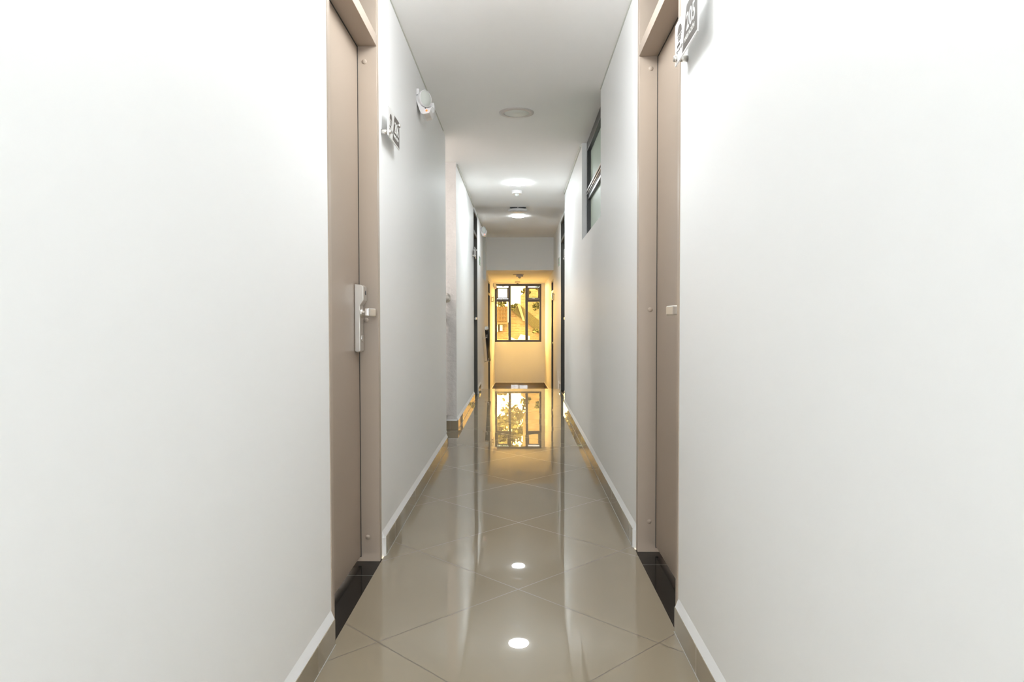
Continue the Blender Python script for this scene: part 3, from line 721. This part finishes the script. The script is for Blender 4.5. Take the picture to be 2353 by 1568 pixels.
loc(MB().box(-1.4, -0.42, 25.66, 25.9, 0.86, 0.93).build('bottom_rail', 'rust', e), O)
for (x0, x1, z0, z1, t) in ((-0.96, -0.80, 0.58, 0.85, 'left'), (-0.74, -0.64, 0.62, 0.84, 'right')):
    tag(MB().box(x0, x1, 25.75, 25.995, z0, z1).build('meter_box', 'white_out', bevel=0.01), 'white box on the bricks below the iron gate, %s of the two' % t, 'box', 'white boxes below the gate')
tag(MB().prism([(-0.42, 0.44), (-0.10, 0.30), (0.02, 0.50), (0.34, 0.44), (0.34, -1.8), (-0.42, -1.8)], 24.9, 25.4, 'y').build('sun_patch_block', 'white_out'), 'pale block standing for a bright sun patch on the bricks, low in the middle pane', 'sun patch')  # pale block stands in for a patch of sun on the bricks

def shrub(c, r, n, label, leaf=0.05):
    b = MB(); n = int(n * 1.6)
    subs = [(Vector([random.uniform(-0.62, 0.62) for _ in range(3)]), random.uniform(0.22, 0.48)) for _ in range(7)]
    for _ in range(n):
        while True:
            v = Vector([random.uniform(-1, 1) for _ in range(3)])
            if v.length < 1: break
        o_, k_ = random.choice(subs); v = o_ + v * k_
        p = Vector(c) + Vector((v.x * r[0], v.y * r[1], v.z * r[2]))
        q = Euler([random.uniform(0, 2 * PI) for _ in range(3)]).to_matrix()
        L = leaf * random.uniform(0.6, 1.3)
        vs = [b.bm.verts.new(p + q @ Vector(t) * L) for t in ((0, -1, 0), (0.5, -0.2, 0.08), (0.35, 0.6, 0.1), (0, 1, 0), (-0.35, 0.6, 0.1), (-0.5, -0.2, 0.08))]
        b.bm.faces.new(vs)
    root = empty('shrub', (c[0], c[1], c[2] - r[2])); tag(root, label, 'foliage', 'foliage outside the far window')
    f = b.build('foliage', 'green_leaf', root); f.data.transform(Matrix.Translation((-c[0], -c[1], -(c[2] - r[2]))))
    yw = (25.82 if c[1] < 26 else 27.97) - c[1]
    s = MB().tube([(0, yw, r[2]), (0.03, yw * 0.5, r[2] * 0.8), (0, 0, r[2]), (0.05, -0.05, r[2] * 1.3)], 0.009, 8).build('stem', 'rust', root)
shrub((-0.24, 25.62, 1.50), (0.17, 0.15, 0.15), 300, 'bright green bush at the head of the mossy slope, middle pane')
shrub((-0.66, 25.3, 1.60), (0.18, 0.2, 0.12), 220, 'small green bush above the iron gate')
shrub((0.62, 27.65, 1.55), (0.22, 0.2, 0.20), 320, 'green creeper on the upper brick wall at the right pane')
shrub((0.22, 27.65, 2.15), (0.24, 0.2, 0.15), 260, 'leafy branch in the top of the middle pane')
shrub((0.76, 27.2, 2.25), (0.22, 0.18, 0.14), 240, 'leafy branch behind the small right vent sash')
shrub((0.62, 25.6, 0.62), (0.20, 0.2, 0.10), 160, 'weeds growing on the mossy slope in the right pane', 0.05)

def tree(c, r, n, label, leaf=0.11):
    root = empty('tree', (c[0], c[1], -1.8)); tag(root, label, 'tree')
    b = MB(); subs = [(Vector([random.uniform(-0.7, 0.7) for _ in range(3)]), random.uniform(0.18, 0.42)) for _ in range(26)]
    for _ in range(n):
        v = Vector([random.gauss(0, 0.5) for _ in range(3)]); o_, k_ = random.choice(subs); v = o_ + v * k_
        p = Vector((v.x * r[0], v.y * r[1], c[2] + 1.8 + v.z * r[2]))
        q = Euler([random.uniform(0, 2 * PI) for _ in range(3)]).to_matrix(); L = leaf * random.uniform(0.6, 1.3)
        b.bm.faces.new([b.bm.verts.new(p + q @ Vector(t) * L) for t in ((0, -1, 0), (0.5, -0.2, 0.08), (0.35, 0.6, 0.1), (0, 1, 0), (-0.35, 0.6, 0.1), (-0.5, -0.2, 0.08))])
    b.build('crown', 'tree_leaf', root)
    t = MB().tube([(0, 0, 0), (0.1, 0, (c[2] + 1.8) * 0.5), (-0.05, 0.1, c[2] + 1.8), (0.1, 0, c[2] + 1.8 + r[2] * 0.6)], 0.11, 10)
    for k in range(5):
        a_ = k * 1.3; t.tube([(0, 0, c[2] + 1.4 + 0.2 * k), (math.cos(a_) * r[0] * 0.4, math.sin(a_) * r[1] * 0.4, c[2] + 1.9 + 0.25 * k), (math.cos(a_) * r[0] * 0.75, math.sin(a_) * r[1] * 0.7, c[2] + 2.4 + 0.25 * k)], 0.035, 8)
    t.build('trunk', 'bark', root)
tree((-1.25, 31.0, 3.85), (1.9, 1.2, 1.30), 4200, 'sunlit tree rising above the gate and the lower brick wall')
